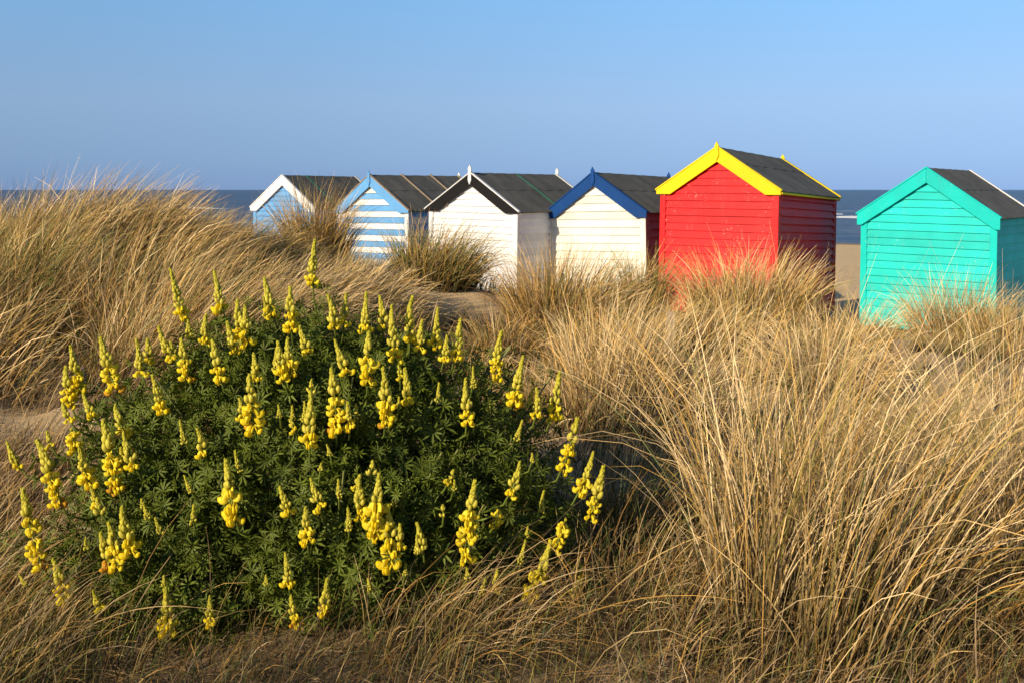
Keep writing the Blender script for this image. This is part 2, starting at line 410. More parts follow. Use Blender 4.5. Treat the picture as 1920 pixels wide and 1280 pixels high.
def hut(label, pos, yaw, pitch, roll, w, rise, D, H, main, barge, pitch_g=0.13, pitch_s=0.14, side=None, corner=None,
        vthick=0.24, tipdrop=0.085, rear=None, finial=None, rear_finial=None, strap=None, battens=(), cap=None,
        stripes=None, eave_trim=None, door=None, finial_up=0.13, finial_dn=0.25, felt_line=0.42):
    side = side or main; corner = corner or main; rear = rear or barge
    c, s = math.cos(-yaw), math.sin(-yaw)
    m3 = Matrix.Rotation(-yaw, 3, 'Z') @ Matrix.Rotation(pitch, 3, 'X') @ Matrix.Rotation(roll, 3, 'Y')
    base = Vector(pos) + m3 @ Vector((0, 0, -H))
    root = empty('beach_hut', base, m3.to_euler()); tag(root, label, 'beach hut', 'beach huts in a row along the beach')
    E = H - rise; sl = rise / w; hw = w - 0.085; oh = 0.07
    y0, y1 = oh, D - oh                                  # wall faces
    def rz(x): return H - 0.035 - sl * abs(x)            # underside of roof
    core = prism('wall', [(-hw, 0.02), (hw, 0.02), (hw, rz(hw)), (0, rz(0)), (-hw, rz(hw))], y0, y1)
    wall = link('wall', core, M[main] if isinstance(main, str) else main, root)
    # boards: back gable and sea-facing gable
    for face in (0, 1):
        z = 0.0; i = 0
        nb = int((H - 0.1) / pitch_g) + 1
        z = H - 0.13 - nb * pitch_g
        k = 0
        for k in range(nb):
            za, zb = z + k * pitch_g, z + (k + 1) * pitch_g
            if zb < 0.06: continue
            za = max(za, 0.02)
            bw = hw - 0.06
            fb = min(bw, (H - 0.06 - za) / sl); ft = min(bw, max(0.01, (H - 0.06 - zb) / sl))
            me = board_mesh(fb, ft, za, zb)
            mt = main
            if stripes: mt = stripes[(nb - 1 - k) % 2] if (nb - 1 - k) != 1 else 'cream'
            b = link('board', me, M[mt], wall)
            j = random.uniform(-0.002, 0.002)
            if face == 0: b.location = (0, y0 + j, 0); b.rotation_euler = (0, random.uniform(-.003, .003), 0)
            else: b.location = (0, y1 + j, 0); b.rotation_euler = (0, 0, math.pi)
    # side boards
    L = (y1 - y0) / 2 - 0.05
    smesh = {}
    ns = int((rz(hw) - 0.04) / pitch_s)
    ztop = rz(hw) - 0.02
    for sg in (1, -1):
        for k in range(ns + 1):
            zb = ztop - k * pitch_s; za = max(zb - pitch_s, 0.02)
            if zb - za < 0.03: continue
            mt = side
            if stripes: mt = stripes[k % 2]
            key = (round(zb - za, 3), mt)
            if key not in smesh:
                smesh[key] = board_mesh(L, L, 0, zb - za, 0.042, 0.004); smesh[key].materials.append(M[mt])
            b = link('board', smesh[key], None, wall)
            b.location = (sg * (hw + random.uniform(-0.002, 0.002)), (y0 + y1) / 2, za)
            b.rotation_euler = (0, random.uniform(-.002, .002), sg * math.pi / 2)
    # corner boards, two per corner
    zt = rz(hw) - 0.012
    for sx_ in (1, -1):
        for (ya, yb) in ((y0 - 0.036, y0 + 0.055), (y1 - 0.055, y1 + 0.036)):
            front = ya < D / 2
            me = bevel(box_mesh('corner_board', sx_ * (hw - 0.075), sx_ * (hw + 0.034), (ya - 0.006 if front else yb - 0.030), (ya + 0.030 if front else yb + 0.006), 0.0, zt), 0.004)
            link('corner_board', me, M[corner], root)
            me = bevel(box_mesh('corner_board', sx_ * (hw - 0.002), sx_ * (hw + 0.031), (ya + 0.032 if front else ya - 0.03), (yb + 0.03 if front else yb - 0.032), 0.0, zt - 0.002), 0.004)
            link('corner_board', me, M[corner if not (side == 'brown') else 'brown'], root)
    # floor bearers the hut stands on
    for xx in (-hw + 0.15, hw - 0.15):
        me = bevel(box_mesh('bearer', xx - 0.05, xx + 0.05, y0 + 0.05, y1 - 0.05, -0.35, 0.0), 0.006)
        link('bearer', me, M['darkwood'], root)
    # roof deck and felt sheets
    deck = prism('roof', [(-w + 0.01, E - 0.028), (0, H - 0.03), (w - 0.01, E - 0.028), (w - 0.01, E - 0.006), (0, H - 0.008), (-w + 0.01, E - 0.006)], 0.002, D - 0.002)
    roof = link('roof', deck, M['felt'], root)
    for sg in (1, -1):
        for (a, b, lift) in ((felt_line, 1.015, 0.001), (0.0, felt_line + 0.035, 0.008)):
            xa, xb = a * w, b * w
            n = 24
            V, F_ = [], []
            for q in range(n + 1):
                yy = 0.004 + (D - 0.008) * q / n
                wob = 0.003 * math.sin(q * 1.7 + a * 9) + random.uniform(-0.0015, 0.0015)
                for xx, zz in ((xa, lift), (xa * .5 + xb * .5, lift + 0.002), (xb, lift)):
                    if b <= 1 and xx == xb: xx += random.uniform(-0.006, 0.006)
                    V.append((sg * xx, yy, H - sl * xx + zz + wob))
                for xx, zz in ((xb, lift - 0.006), (xa, lift - 0.006)):
                    V.append((sg * xx, yy, H - sl * xx + zz))
            for q in range(n):
                for t in range(5):
                    aa, bb = q * 5 + t, q * 5 + (t + 1) % 5
                    F_.append((aa, bb, bb + 5, aa + 5))
            F_ += [(4, 3, 2, 1, 0), tuple(n * 5 + t for t in range(5))]
            me = py_mesh('felt_sheet', V, F_)
            bm = bmesh.new(); bm.from_mesh(me); bmesh.ops.recalc_face_normals(bm, faces=bm.faces); bm.to_mesh(me); bm.free()
            link('felt_sheet', me, M['felt'], roof)
    def over_roof(name, yy, wd, th, mat):
        # runs over the ridge from eave to eave
        lo = -0.10 if th < 0.01 else 0.0
        for sg in (1, -1):
            V = []
            for xx, zz in ((0.0, 0.012), (w * 1.018, 0.012)):
                for y_ in (yy - wd / 2, yy + wd / 2):
                    for t in (0, th): V.append((sg * xx, y_, H - sl * xx + zz + t))
            me = py_mesh(name, V, [(0, 1, 3, 2), (4, 6, 7, 5), (0, 4, 5, 1), (2, 3, 7, 6), (0, 2, 6, 4), (1, 5, 7, 3)])
            bm = bmesh.new(); bm.from_mesh(me); bmesh.ops.recalc_face_normals(bm, faces=bm.faces); bm.to_mesh(me); bm.free()
            link(name, me, mat, roof)
    for f in battens: over_roof('batten', f * D, 0.05, 0.025, M['batten'])
    if strap: over_roof('strap', strap * D, 0.035, 0.006, M['strap'])
    if eave_trim:
        for sg in (1, -1):
            me = bevel(box_mesh('eave_trim', sg * (w - 0.035), sg * (w + 0.018), 0.01, D - 0.01, E - 0.062, E - 0.026), 0.004)
            link('eave_trim', me, M[eave_trim], root)
    # barge boards both ends
    xi = (rise - vthick + tipdrop) / sl
    for (ya, yb, mt) in ((-0.026, 0.0, barge), (D, D + 0.026, rear)):
        for sg in (1, -1):
            poly = [(sg * w, E), (sg * 0.001, H), (sg * 0.001, H - vthick), (sg * xi, E - tipdrop), (sg * w, E - tipdrop)]
            me = bevel(prism('barge_board', poly, ya, yb), 0.003)
            bb = link('barge_board', me, M[mt], root)
            # capping strip along the top edge
            cm = cap or mt
            q = 0.028
            poly = [(sg * (w + 0.02), E - sl * 0.02 + 0.002), (sg * 0.0005, H + 0.002), (sg * 0.0005, H + q), (sg * (w + 0.02), E - sl * 0.02 + q)]
            yy = (ya - 0.014, yb + 0.03) if ya < 0 else (ya - 0.03, yb + 0.014)
            link('capping_strip', bevel(prism('capping_strip', poly, *yy), 0.003), M[cm], bb)
    for (mt, yy) in ((finial, -0.052), (rear_finial, D + 0.028)):
        if mt:
            up, dn, fw = finial_up, finial_dn, 0.042
            poly = [(0, H + up), (fw, H + up - 0.075), (fw * .8, H + 0.0), (fw, H - dn + 0.09), (0, H - dn), (-fw, H - dn + 0.09), (-fw * .8, H + 0.0), (-fw, H + up - 0.075)]
            link('finial', bevel(prism('finial', poly, yy, yy + 0.024), 0.003), M[mt], root)
    # double door facing the sea
    dm = M[door or 'cap']
    for sg in (1, -1):
        d = link('door', bevel(box_mesh('door', sg * 0.006, sg * 0.52, y1 + 0.03, y1 + 0.06, 0.12, 1.72), 0.004), dm, root)
        link('handle', bevel(box_mesh('handle', sg * 0.05, sg * 0.07, y1 + 0.063, y1 + 0.09, 0.9, 1.02), 0.004), M['metal'], d)
    return root

hut('pale blue beach hut with plain white barge boards, farthest along the row', (-5.80, 24.96, 2.86), R(33.3), R(-0.24), R(0.28), 1.16, 0.82, 2.7, 2.66,
    'skyblue', 'white', strap=0.30, vthick=0.25, tipdrop=0.09, corner='skyblue')
hut('beach hut with blue and white striped boards and pale blue barge boards', (-3.05, 21.18, 2.81), R(37.4), R(0.1), R(-0.67), 1.14, 0.76, 2.9, 2.66,
    'white', 'skyblue', stripes=('skyblue', 'white'), corner='white', finial='skyblue', rear_finial='white', battens=(0.34, 0.67), pitch_g=0.128, vthick=0.24, tipdrop=0.05, finial_up=0.10, finial_dn=0.24, cap='batten')
hut('all white beach hut with black barge boards under white capping', (-0.79, 19.02, 2.82), R(37.2), R(-0.08), R(0.69), 1.16, 0.72, 2.88, 2.66,
    'white', 'black', cap='white', corner='white', rear='white', finial='white', rear_finial='white', strap=0.50, pitch_g=0.127, vthick=0.235, tipdrop=0.035, finial_up=0.16, finial_dn=0.23)
hut('cream beach hut with dark blue barge boards and brown side walls', (1.54, 18.63, 2.82), R(37.6), R(-1.17), R(-1.57), 1.14, 0.76, 2.89, 2.66,
    'cream', 'navy', side='brown', corner='cream', finial='navy', rear_finial='navy', pitch_g=0.15, pitch_s=0.155, vthick=0.25, tipdrop=0.10, finial_up=0.11, finial_dn=0.25)
hut('bright red beach hut with yellow barge boards', (3.51, 16.84, 3.22), R(36.4), R(-2.45), R(0.27), 1.14, 0.73, 2.95, 2.86,
    'red', 'yellow', corner='red', finial='yellow', rear_finial='yellow', eave_trim='yellow', pitch_g=0.13, pitch_s=0.135, vthick=0.245, tipdrop=0.075, finial_up=0.10, finial_dn=0.23, felt_line=0.36)
hut('turquoise beach hut with matching turquoise barge boards', (6.96, 16.56, 2.86), R(38.6), R(-0.14), R(0.84), 1.15, 0.80, 2.79, 2.76,
    'teal', 'teal', corner='teal', rear='white', pitch_g=0.133, pitch_s=0.15, vthick=0.245, tipdrop=0.19)

# ------------------------------------------------------------------ marram grass
PAL = {
    'straw':  ((0.28, 0.20, 0.075), (0.60, 0.44, 0.21)),
    'gold':   ((0.34, 0.20, 0.055), (0.60, 0.38, 0.12)),
    'pale':   ((0.36, 0.27, 0.14), (0.80, 0.65, 0.43)),
    'green':  ((0.085, 0.13, 0.028), (0.32, 0.28, 0.085)),
    'deep':   ((0.05, 0.10, 0.025), (0.13, 0.18, 0.055)),
    'dead':   ((0.13, 0.09, 0.055), (0.32, 0.23, 0.14)),
    'rust':   ((0.20, 0.10, 0.035), (0.42, 0.25, 0.09)),
}
PK = list(PAL)
PB = np.array([PAL[k][0] for k in PK]) * [1, 0.95, 0.8]; PT = np.array([PAL[k][1] for k in PK]) * [1.03, 0.95, 0.78]
MIXES = {
    'mixed': dict(straw=.31, gold=.18, pale=.17, green=.18, deep=.05, dead=.08, rust=.03),
    'golden': dict(straw=.28, gold=.22, pale=.24, green=.15, deep=.05, dead=.04, rust=.02),
    'pale_gold': dict(straw=.30, gold=.16, pale=.36, green=.12, deep=.03, dead=.03),
    'bleached': dict(straw=.34, gold=.08, pale=.42, green=.06, dead=.09, rust=.01),
    'greenish': dict(straw=.22, gold=.10, pale=.06, green=.34, deep=.18, dead=.07, rust=.03),
    'brown': dict(straw=.26, gold=.16, pale=.05, green=.16, deep=.06, dead=.15, rust=.16),
    'litter': dict(straw=.22, gold=.10, pale=.10, green=.04, dead=.42, rust=.14),
    'under': dict(deep=.36, dead=.36, rust=.14, green=.14),  # dark mix that fills the gaps between tussocks in place of shade
    'shoots': dict(green=.5, deep=.4, straw=.1),
}
def blades(P, L, az, t0, t1, W, mixname, seg=5, azbend=0.25, vmul=None):
    n = len(P)
    prob = np.array([MIXES[mixname].get(k, 0) for k in PK]); prob /= prob.sum()
    kind = rng.choice(len(PK), n, p=prob)
    val = rng.uniform(0.5, 1.22, n)[:, None]
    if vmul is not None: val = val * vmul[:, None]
    cb, ct = PB[kind] * val * 0.42, PT[kind] * val * 1.28  # darker feet: brown sheaths, plus the tussock's inner shade put into the colour
    tw = rng.uniform(0, math.pi, n)
    bend = rng.normal(0, azbend, n)
    pos = P.astype(float).copy()
    V = np.empty((n, seg + 1, 2, 3)); C = np.empty((n, seg + 1, 2, 3))
    expo = rng.uniform(0.9, 1.9, n)
    for k in range(seg + 1):
        t = k / seg
        tm = (k - 0.5) / seg
        if k:
            ti = t0 + (t1 - t0) * tm ** expo; a = az + bend * tm
            pos = pos + (L / seg)[:, None] * np.stack([np.sin(ti) * np.sin(a), np.sin(ti) * np.cos(a), np.cos(ti)], -1)
        ti = t0 + (t1 - t0) * t ** expo; a = az + bend * t
        hp = np.stack([np.cos(a), -np.sin(a), np.zeros(n)], -1)
        nr = np.stack([np.cos(ti) * np.sin(a), np.cos(ti) * np.cos(a), -np.sin(ti)], -1)
        side = hp * np.cos(tw + 0.5 * t)[:, None] + nr * np.sin(tw + 0.5 * t)[:, None]
        ww = (W * (1 - 0.9 * t ** 1.6) * 0.5)[:, None]
        V[:, k, 0] = pos - side * ww; V[:, k, 1] = pos + side * ww
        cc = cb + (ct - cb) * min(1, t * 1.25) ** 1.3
        C[:, k, 0] = cc; C[:, k, 1] = cc
    b = np.arange(n)[:, None] * (2 * (seg + 1)) + 2 * np.arange(seg)[None, :]
    Fq = np.stack([b, b + 1, b + 3, b + 2], -1).reshape(-1, 4)
    return V.reshape(-1, 3), Fq, C.reshape(-1, 3)

WIND = math.atan2(1.0, 0.25)          # azimuth the wind pushes the blades to (mostly +x)
def clump_arrays(cx, cy, r, h, n, lean, mixname, width, spread=0.35, droop=0.6, seg=5, ell=1.0):
    """cx, cy may be arrays (one per blade)"""
    a = rng.uniform(0, 2 * math.pi, n); q = np.sqrt(rng.uniform(0, 1, n)) * r
    ox, oy = q * np.cos(a) * ell, q * np.sin(a)
    x, y = cx + ox, cy + oy
    z = ground(x, y) - 0.02
    L = h * rng.uniform(0.45, 1.12, n) * (1 - 0.25 * (q / r) ** 2)
    # each blade leans out of the clump and with the wind
    out = spread * (q / r)
    lx = out * np.cos(a) + lean * math.sin(WIND) * rng.uniform(0.6, 1.2, n) + rng.normal(0, 0.17, n)
    ly = out * np.sin(a) + lean * math.cos(WIND) * rng.uniform(0.6, 1.2, n) + rng.normal(0, 0.17, n)
    tl = np.hypot(lx, ly); az = np.arctan2(lx, ly)
    t0 = tl * 0.55; t1 = tl * 1.1 + droop * rng.uniform(0.2, 1.5, n) ** 1.5
    wild = rng.uniform(0, 1, n) < 0.13
    az = np.where(wild, rng.uniform(0, 2 * math.pi, n), az); t1 = np.where(wild, t1 + 0.7, t1)
    t1 = np.minimum(t1, 2.0)
    W = width * rng.uniform(0.65, 1.3, n)
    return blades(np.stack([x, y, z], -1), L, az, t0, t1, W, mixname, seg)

def px2x(px, Y): return (px - 960) / FPX * Y
def tussock(label, px, Y, r, h, n, lean=0.3, mixname='mixed', width=0.0042, spread=0.4, droop=0.6, group=None, seg=5, ell=1.0):
    X = px2x(px, Y); n = int(n * (0.62 if Y < 6 else 0.72))
    V, Fq, C = clump_arrays(X, Y, r, h, n, lean, mixname, width, spread, droop, seg, ell)
    z = float(ground(X, Y))
    V = V - np.array([X, Y, z])
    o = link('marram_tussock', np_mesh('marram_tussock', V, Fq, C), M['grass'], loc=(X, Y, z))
    tag(o, label, 'grass tussock', group or 'marram grass tussocks on the dunes'); return o

# foreground, seaward of the camera
tussock('tallest golden marram tussock, rising beside the lupin bush', 1520, 2.85, 0.30, 1.18, 1500, 0.26, 'pale_gold', 0.0042, 0.36, 0.55, seg=6)
tussock('pale marram tussock fanned out behind the tallest golden one', 1395, 3.75, 0.24, 1.0, 560, 0.34, 'bleached', 0.0044, 0.4, 0.6, seg=6)
tussock('pale upright marram tussock standing tall below the turquoise hut side wall', 1915, 3.1, 0.22, 1.14, 1100, 0.02, 'bleached', 0.0042, 0.35, 0.5, seg=6)
tussock('straw marram tussock leaning over in front of the leaning fence stake', 1690, 4.6, 0.26, 0.60, 600, 0.38, 'mixed', 0.0044, 0.4, 0.7)
tussock('bleached marram tussock with shaded foot behind the lupin bush', 1135, 5.6, 0.26, 0.88, 1300, 0.16, 'bleached', 0.0056, 0.28, 0.45)
tussock('bleached marram tussock beside the dark twiggy shrub', 1245, 5.4, 0.28, 0.84, 1100, 0.30, 'bleached', 0.0056, 0.35, 0.55)
tussock('low wispy tussock of arching blades at the foot of the lupin bush', 850, 2.82, 0.26, 0.42, 700, 0.75, 'litter', 0.0032, 0.55, 1.0, seg=6)
tussock('small mat of bent fine grass next to the tallest tussock', 1210, 2.95, 0.28, 0.40, 600, 0.5, 'litter', 0.0032, 0.7, 1.0, seg=6)
tussock('dark-footed tussock with long blades arching out to both sides', 1745, 2.95, 0.24, 0.85, 650, 0.15, 'mixed', 0.0040, 0.75, 0.9, seg=6)
tussock('short green-based tussock in the bush shadow', 1180, 3.75, 0.22, 0.55, 500, 0.3, 'greenish', 0.0038, 0.6, 0.8, seg=6)
tussock('straw tussock leaning away from the tallest one towards the turquoise hut', 1830, 3.9, 0.24, 0.78, 600, 0.34, 'golden', 0.0042, 0.4, 0.6)
# middle ground
tussock('pale arching tussock near the bare sand hollow', 1545, 7.4, 0.40, 0.74, 1300, 0.12, 'bleached', 0.0072, 0.55, 0.8)
tussock('straw tussock with shadowed hollow behind it, between bare sand and red hut', 1340, 8.6, 0.42, 0.66, 1200, 0.28, 'mixed', 0.0078, 0.4, 0.7)
tussock('straw tussock spilling over the fence posts', 1600, 9.0, 0.38, 0.62, 900, 0.2, 'mixed', 0.0080, 0.5, 0.8)
tussock('broad upright tussock growing against the red hut', 1405, 10.8, 0.60, 1.06, 2600, 0.12, 'golden', 0.0092, 0.45, 0.5)
tussock('green and straw tussock beside the red hut corner', 1510, 12.0, 0.36, 0.62, 900, 0.15, 'greenish', 0.0092, 0.5, 0.6)
tussock('spiky upright tussock growing against the turquoise hut', 1800, 11.4, 0.46, 1.16, 2100, 0.04, 'golden', 0.0092, 0.42, 0.45)
tussock('straw tussock beside the turquoise hut side wall', 1900, 10.6, 0.45, 0.82, 1300, 0.1, 'mixed', 0.0088, 0.45, 0.6)
tussock('big rusty brown tussock between white and cream huts', 1055, 10.8, 0.56, 1.14, 2500, 0.16, 'brown', 0.0092, 0.50, 0.55)
tussock('green tussock in front of the brown hut wall', 1205, 12.0, 0.30, 0.98, 1000, 0.10, 'greenish', 0.0092, 0.4, 0.5)
tussock('straw tussock below the cream hut', 1150, 8.6, 0.45, 0.80, 1500, 0.25, 'mixed', 0.0080, 0.45, 0.65)
tussock('green marram tussock crowning the sandy mound', 815, 12.0, 0.50, 1.0, 2100, 0.30, 'greenish', 0.0098, 0.42, 0.7)
tussock('dark brown tussock standing before the striped hut', 592, 12.2, 0.34, 1.18, 1700, 0.05, 'brown', 0.0098, 0.35, 0.5)
tussock('windswept brown tussock below the pale blue hut', 468, 10.9, 0.55, 0.72, 1500, 0.72, 'brown', 0.0088, 0.35, 0.6)
tussock('straw tussock trailing down to the sandy mound', 690, 10.2, 0.45, 0.72, 1300, 0.8, 'bleached', 0.0088, 0.35, 0.6)
tussock('windswept straw tussock below the dark brown one', 560, 9.2, 0.50, 0.74, 1500, 0.78, 'bleached', 0.0082, 0.3, 0.6)
tussock('brown tussock arching over the hollow behind the sandy mound', 945, 9.4, 0.34, 0.62, 900, 0.0, 'brown', 0.0084, 0.7, 0.8)
tussock('low dark tussock in the hollow behind the lupin bush', 985, 7.5, 0.30, 0.46, 700, 0.1, 'greenish', 0.0074, 0.75, 0.9)
tussock('straggly tussock close behind the lupin bush', 1020, 6.2, 0.26, 0.50, 600, 0.1, 'brown', 0.0060, 0.7, 0.9)
tussock('flattened straw tussock beside the dark stubs', 890, 8.6, 0.30, 0.42, 600, 0.25, 'mixed', 0.0080, 0.8, 1.0)
# the high dune
HD = 'straw marram tussock blown over on the crest of the high dune'
for px_, Y_, r_, h_, n_, le in ((-60, 8.6, .5, .75, 1100, .4), (30, 8.9, .45, .85, 1200, .35), (120, 9.3, .5, 1.08, 1500, .5), (215, 9.6, .5, 1.1, 1500, .6), (300, 9.3, .5, 1.0, 1400, .65), (380, 9.0, .5, .80, 1300, .6)):
    tussock(HD, px_, Y_, r_, h_, n_, le, 'mixed' if px_ > 0 else 'greenish', 0.0080, 0.3, 0.5, 'tussocks on the dune crest')
HF = 'straw marram tussock sweeping down the face of the high dune'
for px_, Y_, r_, h_, n_, le in ((20, 7.7, .4, .92, 1100, .3), (95, 7.9, .36, .9, 1100, .25), (250, 7.6, .42, .98, 1400, .38), (330, 7.3, .42, .95, 1400, .45), (420, 7.7, .42, .78, 1300, .6), (500, 8.0, .42, .68, 1300, .66), (250, 6.7, .3, .8, 900, .4)):
    tussock(HF, px_, Y_, r_, h_, n_, le, 'greenish' if px_ < 100 else 'mixed', 0.0074, 0.3, 0.5, 'tussocks on the dune face')

# loose growth between the tussocks, nobody could count it
BUSH = np.array([-0.68, 3.55])
def scatter(n, x0, x1, y0, y1, smax=14.6, near=False, clump=None):
    if clump:
        k = n // clump
        cx = np.repeat(rng.uniform(x0, x1, k), clump); cy = np.repeat(rng.uniform(y0, y1, k), clump)
        rr = np.repeat(rng.uniform(0.06, 0.2, k), clump)
        hh = np.repeat(rng.uniform(0.55, 1.15, k), clump) + 1j * np.repeat(rng.uniform(0, 1, k), clump)
        x = cx + rng.normal(0, 1, len(cx)) * rr; y = cy + rng.normal(0, 1, len(cx)) * rr
    else:
        x = rng.uniform(x0, x1, n); y = rng.uniform(y0, y1, n); hh = np.ones(n) + 0.5j
    keep = (rng.uniform(0, 1, len(x)) < bare(x, y) * smooth(0.8, 1.1, np.hypot((x - BUSH[0]) / 1.0, (y - BUSH[1]) / 0.8))) & (SX * x + SY * y < smax) & (np.abs(x) < 0.62 * y + 1.2)
    return x[keep], y[keep], hh[keep]

def field(name, label, x, y, hh, h, lean, mixname, width, droop, seg=4, flat=0.0, lo=0.45, vm=1.0):  # vm lowers the blade colour, standing in for shade near the ground
    n = len(x); z = ground(x, y) - 0.012
    cv = np.imag(hh); hh = np.real(hh); cr = (cv * 97.31) % 1.0; lean = lean * (0.35 + 1.2 * cv)
    L = h * hh * rng.uniform(lo, 1.1, n)
    lx = lean * math.sin(WIND) * rng.uniform(0.5, 1.3, n) + rng.normal(0, 0.22, n)
    ly = lean * math.cos(WIND) * rng.uniform(0.5, 1.3, n) + rng.normal(0, 0.22, n)
    tl = np.hypot(lx, ly); az = np.arctan2(lx, ly)
    az = az + (cr - 0.5) * 1.1
    if flat: az = rng.uniform(0, 2 * math.pi, n)
    t0 = tl * 0.6 + flat * rng.uniform(0.75, 1.05, n); t1 = tl * 1.1 + droop * rng.uniform(0.1, 1.3, n) + flat * rng.uniform(0.9, 1.12, n)
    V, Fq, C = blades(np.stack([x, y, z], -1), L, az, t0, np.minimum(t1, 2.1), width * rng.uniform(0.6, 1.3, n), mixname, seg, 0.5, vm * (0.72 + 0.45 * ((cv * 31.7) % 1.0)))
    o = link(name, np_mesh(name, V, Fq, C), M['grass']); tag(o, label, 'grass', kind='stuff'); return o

x, y, hh = scatter(21000, -7.5, -1.0, 6.0, 12.6, clump=60)
field('dune_grass', 'loose straw marram covering the high dune', x, y, hh * (1 - 0.42 * smooth(-4.2, -2.4, x)), 0.85, 0.6, 'mixed', 0.0082, 0.6)
x, y, hh = scatter(12000, -1.0, 8.5, 5.0, 14.0, smax=12.2, clump=80)
field('dune_grass', 'loose straw marram between the tussocks towards the huts', x, y, hh, 0.36, 0.25, 'mixed', 0.0078, 0.9)
x, y, hh = scatter(900, 0.45, 3.6, 2.6, 5.4, clump=26)
field('dune_grass', 'loose golden marram round the tallest tussock', x, y, hh, 0.60, 0.3, 'golden', 0.0038, 0.7, seg=5)
x, y, hh = scatter(60000, -7, 9, 2.0, 14)
keep = rng.uniform(0, 1, len(x)) < np.clip(6.0 / y, 0.25, 1); x, y, hh = x[keep], y[keep], hh[keep]
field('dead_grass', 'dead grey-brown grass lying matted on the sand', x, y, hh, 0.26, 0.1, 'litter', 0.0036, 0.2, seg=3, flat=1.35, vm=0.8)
x, y, hh = scatter(34000, -2.6, 2.4, 2.2, 4.3)
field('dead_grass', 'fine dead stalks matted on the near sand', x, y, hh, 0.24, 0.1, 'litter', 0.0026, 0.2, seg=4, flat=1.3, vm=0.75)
x, y, hh = scatter(5000, -2.6, 1.2, 2.4, 3.6, clump=14)
field('green_shoots', 'thin green grass shoots round the foot of the bush', x, y, hh, 0.24, 0.2, 'shoots', 0.0028, 0.5)
x, y, hh = scatter(14000, -4.0, -1.2, 2.6, 6.6, clump=12)
field('dead_grass', 'tangled dry grass on the sand beside the lupin bush', x, y, hh, 0.42, 0.55, 'litter', 0.0036, 0.9, seg=5)
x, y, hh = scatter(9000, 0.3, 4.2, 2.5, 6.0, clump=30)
field('green_shoots', 'short dark green shoots toned down as shade between the golden tussocks', x, y, hh, 0.34, 0.3, 'under', 0.0044, 0.9, seg=5, vm=0.75)
x, y, hh = scatter(5000, 0.4, 3.4, 2.2, 3.2, clump=20)
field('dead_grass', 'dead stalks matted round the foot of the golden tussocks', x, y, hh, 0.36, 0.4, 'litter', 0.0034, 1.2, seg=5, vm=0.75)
x, y, hh = scatter(4200, -2.6, 0.4, 2.3, 3.3, clump=22)
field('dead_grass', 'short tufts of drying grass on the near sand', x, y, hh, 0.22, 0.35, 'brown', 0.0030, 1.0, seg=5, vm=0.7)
x, y, hh = scatter(3000, -2.4, -1.2, 2.4, 3.6, clump=22)
field('green_shoots', 'thin green grass below the flower spikes on the open side of the bush', x, y, hh, 0.32, 0.45, 'greenish', 0.0030, 0.8, seg=5)
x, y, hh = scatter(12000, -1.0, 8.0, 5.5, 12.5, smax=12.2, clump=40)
field('green_shoots', 'dark green undergrowth toned down as shade between the tussocks near the huts', x, y, hh, 0.26, 0.2, 'under', 0.0075, 0.8, vm=0.8)
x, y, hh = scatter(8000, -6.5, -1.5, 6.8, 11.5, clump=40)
field('green_shoots', 'dark green undergrowth toned down as shade on the high dune', x, y, hh, 0.40, 0.35, 'under', 0.0075, 0.8, vm=0.8)
# unseen dune grass behind the camera, placed tall to shade the foreground
xs_, ys_ = rng.uniform(-4.5, -0.95, 15000), rng.uniform(-1.5, 1.75, 15000)
k_ = (xs_ < -0.58 * ys_ - 0.22) & (vnoise(xs_ / 0.7, ys_ / 0.7, 31) > -0.05); xs_, ys_ = xs_[k_], ys_[k_]
field('dune_grass', 'unseen dry marram behind the viewpoint, added to shade the foreground', xs_, ys_, np.ones(len(xs_)), 0.95, 0.25, 'golden', 0.0042, 0.6)
# long single bleached stalks arching over the ground
x = np.array([-1.5, -1.3, -0.4, -0.25, -0.1, 0.0, 0.15, 0.3, -0.6, -1.75, 0.45, 0.55, 0.25, -0.2, 0.1])
y = np.array([2.75, 2.7, 2.72, 2.66, 2.8, 2.7, 2.75, 2.85, 2.75, 2.9, 3.4, 3.5, 3.0, 2.62, 2.9])
n = len(x)
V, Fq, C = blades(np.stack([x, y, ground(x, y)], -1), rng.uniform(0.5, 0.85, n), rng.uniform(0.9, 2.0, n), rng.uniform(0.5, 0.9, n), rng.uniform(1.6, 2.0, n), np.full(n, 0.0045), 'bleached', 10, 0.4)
o = link('dead_stalks', np_mesh('dead_stalks', V, Fq, C), M['grass']); tag(o, 'long bleached stalks arching over the near sand', 'grass', kind='stuff')

# ------------------------------------------------------------------ tree lupin
BZ = float(ground(BUSH[0], BUSH[1]))
BC = np.array([BUSH[0], BUSH[1], BZ])
RAD = np.array([1.12, 0.85, 0.98])
bush = empty('lupin_bush', BC.tolist()); tag(bush, 'rounded green tree lupin bush covered in yellow flower spikes', 'bush')

def unit(v): return v / np.maximum(np.linalg.norm(v, axis=-1, keepdims=True), 1e-9)

def tube_arrays(pts, r0, r1, sides=5, c=(0.1, 0.14, 0.04), c1=None):
    pts = np.asarray(pts, float); n = len(pts); V, C = [], []
    c1 = c if c1 is None else c1
    for i in range(n):
        d = unit(pts[min(i + 1, n - 1)] - pts[max(i - 1, 0)])
        u = unit(np.cross(d, [0.3, 0.9, 0.2])); v = np.cross(d, u); t = i / (n - 1); r = r0 + (r1 - r0) * t
        for k in range(sides):
            a = 2 * math.pi * k / sides
            V.append(pts[i] + r * (math.cos(a) * u + math.sin(a) * v)); C.append(np.array(c) * (1 - t) + np.array(c1) * t)
    F_ = [(i * sides + k, i * sides + (k + 1) % sides, (i + 1) * sides + (k + 1) % sides, (i + 1) * sides + k) for i in range(n - 1) for k in range(sides)]
    return np.array(V), np.array(F_), np.array(C)

